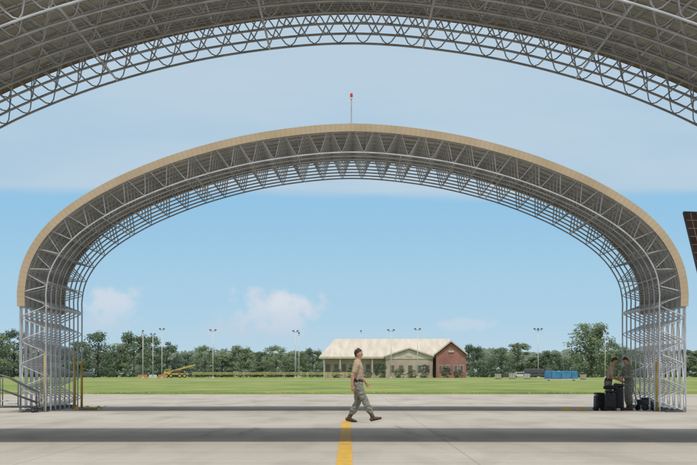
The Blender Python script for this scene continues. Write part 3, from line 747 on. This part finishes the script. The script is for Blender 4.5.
# ------------------------------------------------------------------ camera, sun, sky
cam=bpy.data.cameras.new('camera'); co=bpy.data.objects.new('camera',cam); col.objects.link(co); S.camera=co
cam.lens=180; cam.sensor_width=36; cam.clip_start=.5; cam.clip_end=12000
co.location=(0,0,CH); co.rotation_euler=(math.radians(90)+math.atan(140.5/F),0,0)
el=math.radians(64); sv=Vector((.28*math.cos(el),-.96*math.cos(el),math.sin(el))).normalized()
sun=bpy.data.lights.new('sun','SUN'); sun.energy=2.5; sun.angle=math.radians(3.0); sun.color=(1,.96,.88)
so=bpy.data.objects.new('sun',sun); col.objects.link(so); so.rotation_euler=sv.to_track_quat('Z','Y').to_euler(); so.location=(20,-30,60)
w=bpy.data.worlds.new('World'); S.world=w; w.use_nodes=True; nt=w.node_tree; L=nt.links
BG=.14
bg=nt.nodes['Background']; bg.inputs[1].default_value=BG
sky=N(nt,'ShaderNodeTexSky',sky_type='NISHITA'); sky.sun_disc=False; sky.sun_elevation=el; sky.sun_rotation=math.atan2(sv.x,sv.y); sky.dust_density=2.5
tc=N(nt,'ShaderNodeTexCoord'); sp=N(nt,'ShaderNodeSeparateXYZ'); L.new(tc.outputs['Generated'],sp.inputs[0])
def mth(op,a,b=None,c=None):
    n=N(nt,'ShaderNodeMath',operation=op)
    for i,q in enumerate((a,b,c)):
        if q is None: continue
        if isinstance(q,(int,float)): n.inputs[i].default_value=q
        else: L.new(q,n.inputs[i])
    return n.outputs[0]
def smooth(v,a,b):
    n=N(nt,'ShaderNodeMapRange'); n.interpolation_type='SMOOTHSTEP'; n.inputs['From Min'].default_value=a; n.inputs['From Max'].default_value=b; L.new(v,n.inputs['Value']); return n.outputs[0]
def nz(scale,st,det=5,rough=.55):
    mp=N(nt,'ShaderNodeMapping'); mp.inputs['Scale'].default_value=st; L.new(tc.outputs['Generated'],mp.inputs[0])
    n=N(nt,'ShaderNodeTexNoise'); n.inputs['Scale'].default_value=scale; n.inputs['Detail'].default_value=det; n.inputs['Roughness'].default_value=rough; L.new(mp.outputs[0],n.inputs[0]); return n.outputs[0]
def mixc(f,a,b):
    n=N(nt,'ShaderNodeMix',data_type='RGBA')
    for s,q in (('Factor',f),('A',a),('B',b)):
        if isinstance(q,(int,float)): n.inputs[s].default_value=q
        elif isinstance(q,tuple): n.inputs[s].default_value=(*q,1)
        else: L.new(q,n.inputs[s])
    return n.outputs['Result']
def lin(r,g,b): return tuple(((c/255+.055)/1.055)**2.4/BG for c in (r,g,b))
z=sp.outputs[2]; x=sp.outputs[0]
lo=mixc(smooth(z,0,.022),lin(188,212,226),lin(170,207,229))
lo=mixc(smooth(z,.018,.052),lo,lin(148,196,228))
wv=nz(9,(1,1,5),4); edge=mth('ADD',z,mth('MULTIPLY',mth('SUBTRACT',wv,.5),.010))
veil=smooth(edge,.0495,.0535)
st=nz(16,(1,1,4),4,.5)
vc=mixc(smooth(st,.3,.75),lin(178,203,222),lin(192,211,225))
vc=mixc(smooth(z,.06,.11),vc,lin(190,208,222))
lo=mixc(mth('MULTIPLY',veil,.88),lo,vc)
cn=mth('SUBTRACT',nz(230,(1,1,1),5,.55),.5); cn2=mth('SUBTRACT',nz(90,(1,1,1),3),.5)
def puff(cx,cz,rx,rz,amp,colr,soft=.6):
    global lo
    u=mth('DIVIDE',mth('SUBTRACT',x,cx),rx); v=mth('DIVIDE',mth('SUBTRACT',z,cz),rz)
    dd=mth('SQRT',mth('ADD',mth('MULTIPLY',u,u),mth('MULTIPLY',v,v)))
    dd=mth('ADD',dd,mth('MULTIPLY',cn,1.6)); dd=mth('ADD',dd,mth('MULTIPLY',cn2,1.2))
    k=smooth(dd,1.0,soft); low=smooth(v,-1.3,.2)
    lo=mixc(mth('MULTIPLY',mth('MULTIPLY',k,low),amp),lo,colr)
puff(-.0720,.0140,.0150,.0042,.6,lin(196,211,225),.2)
puff(-.0260,.0120,.0200,.0048,.6,lin(194,209,224),.2)
puff(-.0670,.0195,.0100,.0068,.75,lin(212,219,229),.35)
puff(-.0215,.0178,.0150,.0085,.8,lin(210,217,228),.35)
puff(-.0185,.0200,.0080,.0052,.55,lin(222,226,232),.2)
puff(.0330,.0135,.0110,.0026,.5,lin(204,216,228),.3)
hi=smooth(z,.13,.5)
high=mixc(.6,sky.outputs[0],lin(222,225,226))     # thin high haze over the whole dome
fin=mixc(hi,lo,high)
L.new(fin,bg.inputs[0])
S.view_settings.view_transform='Standard'; S.view_settings.look='None'; S.view_settings.exposure=0
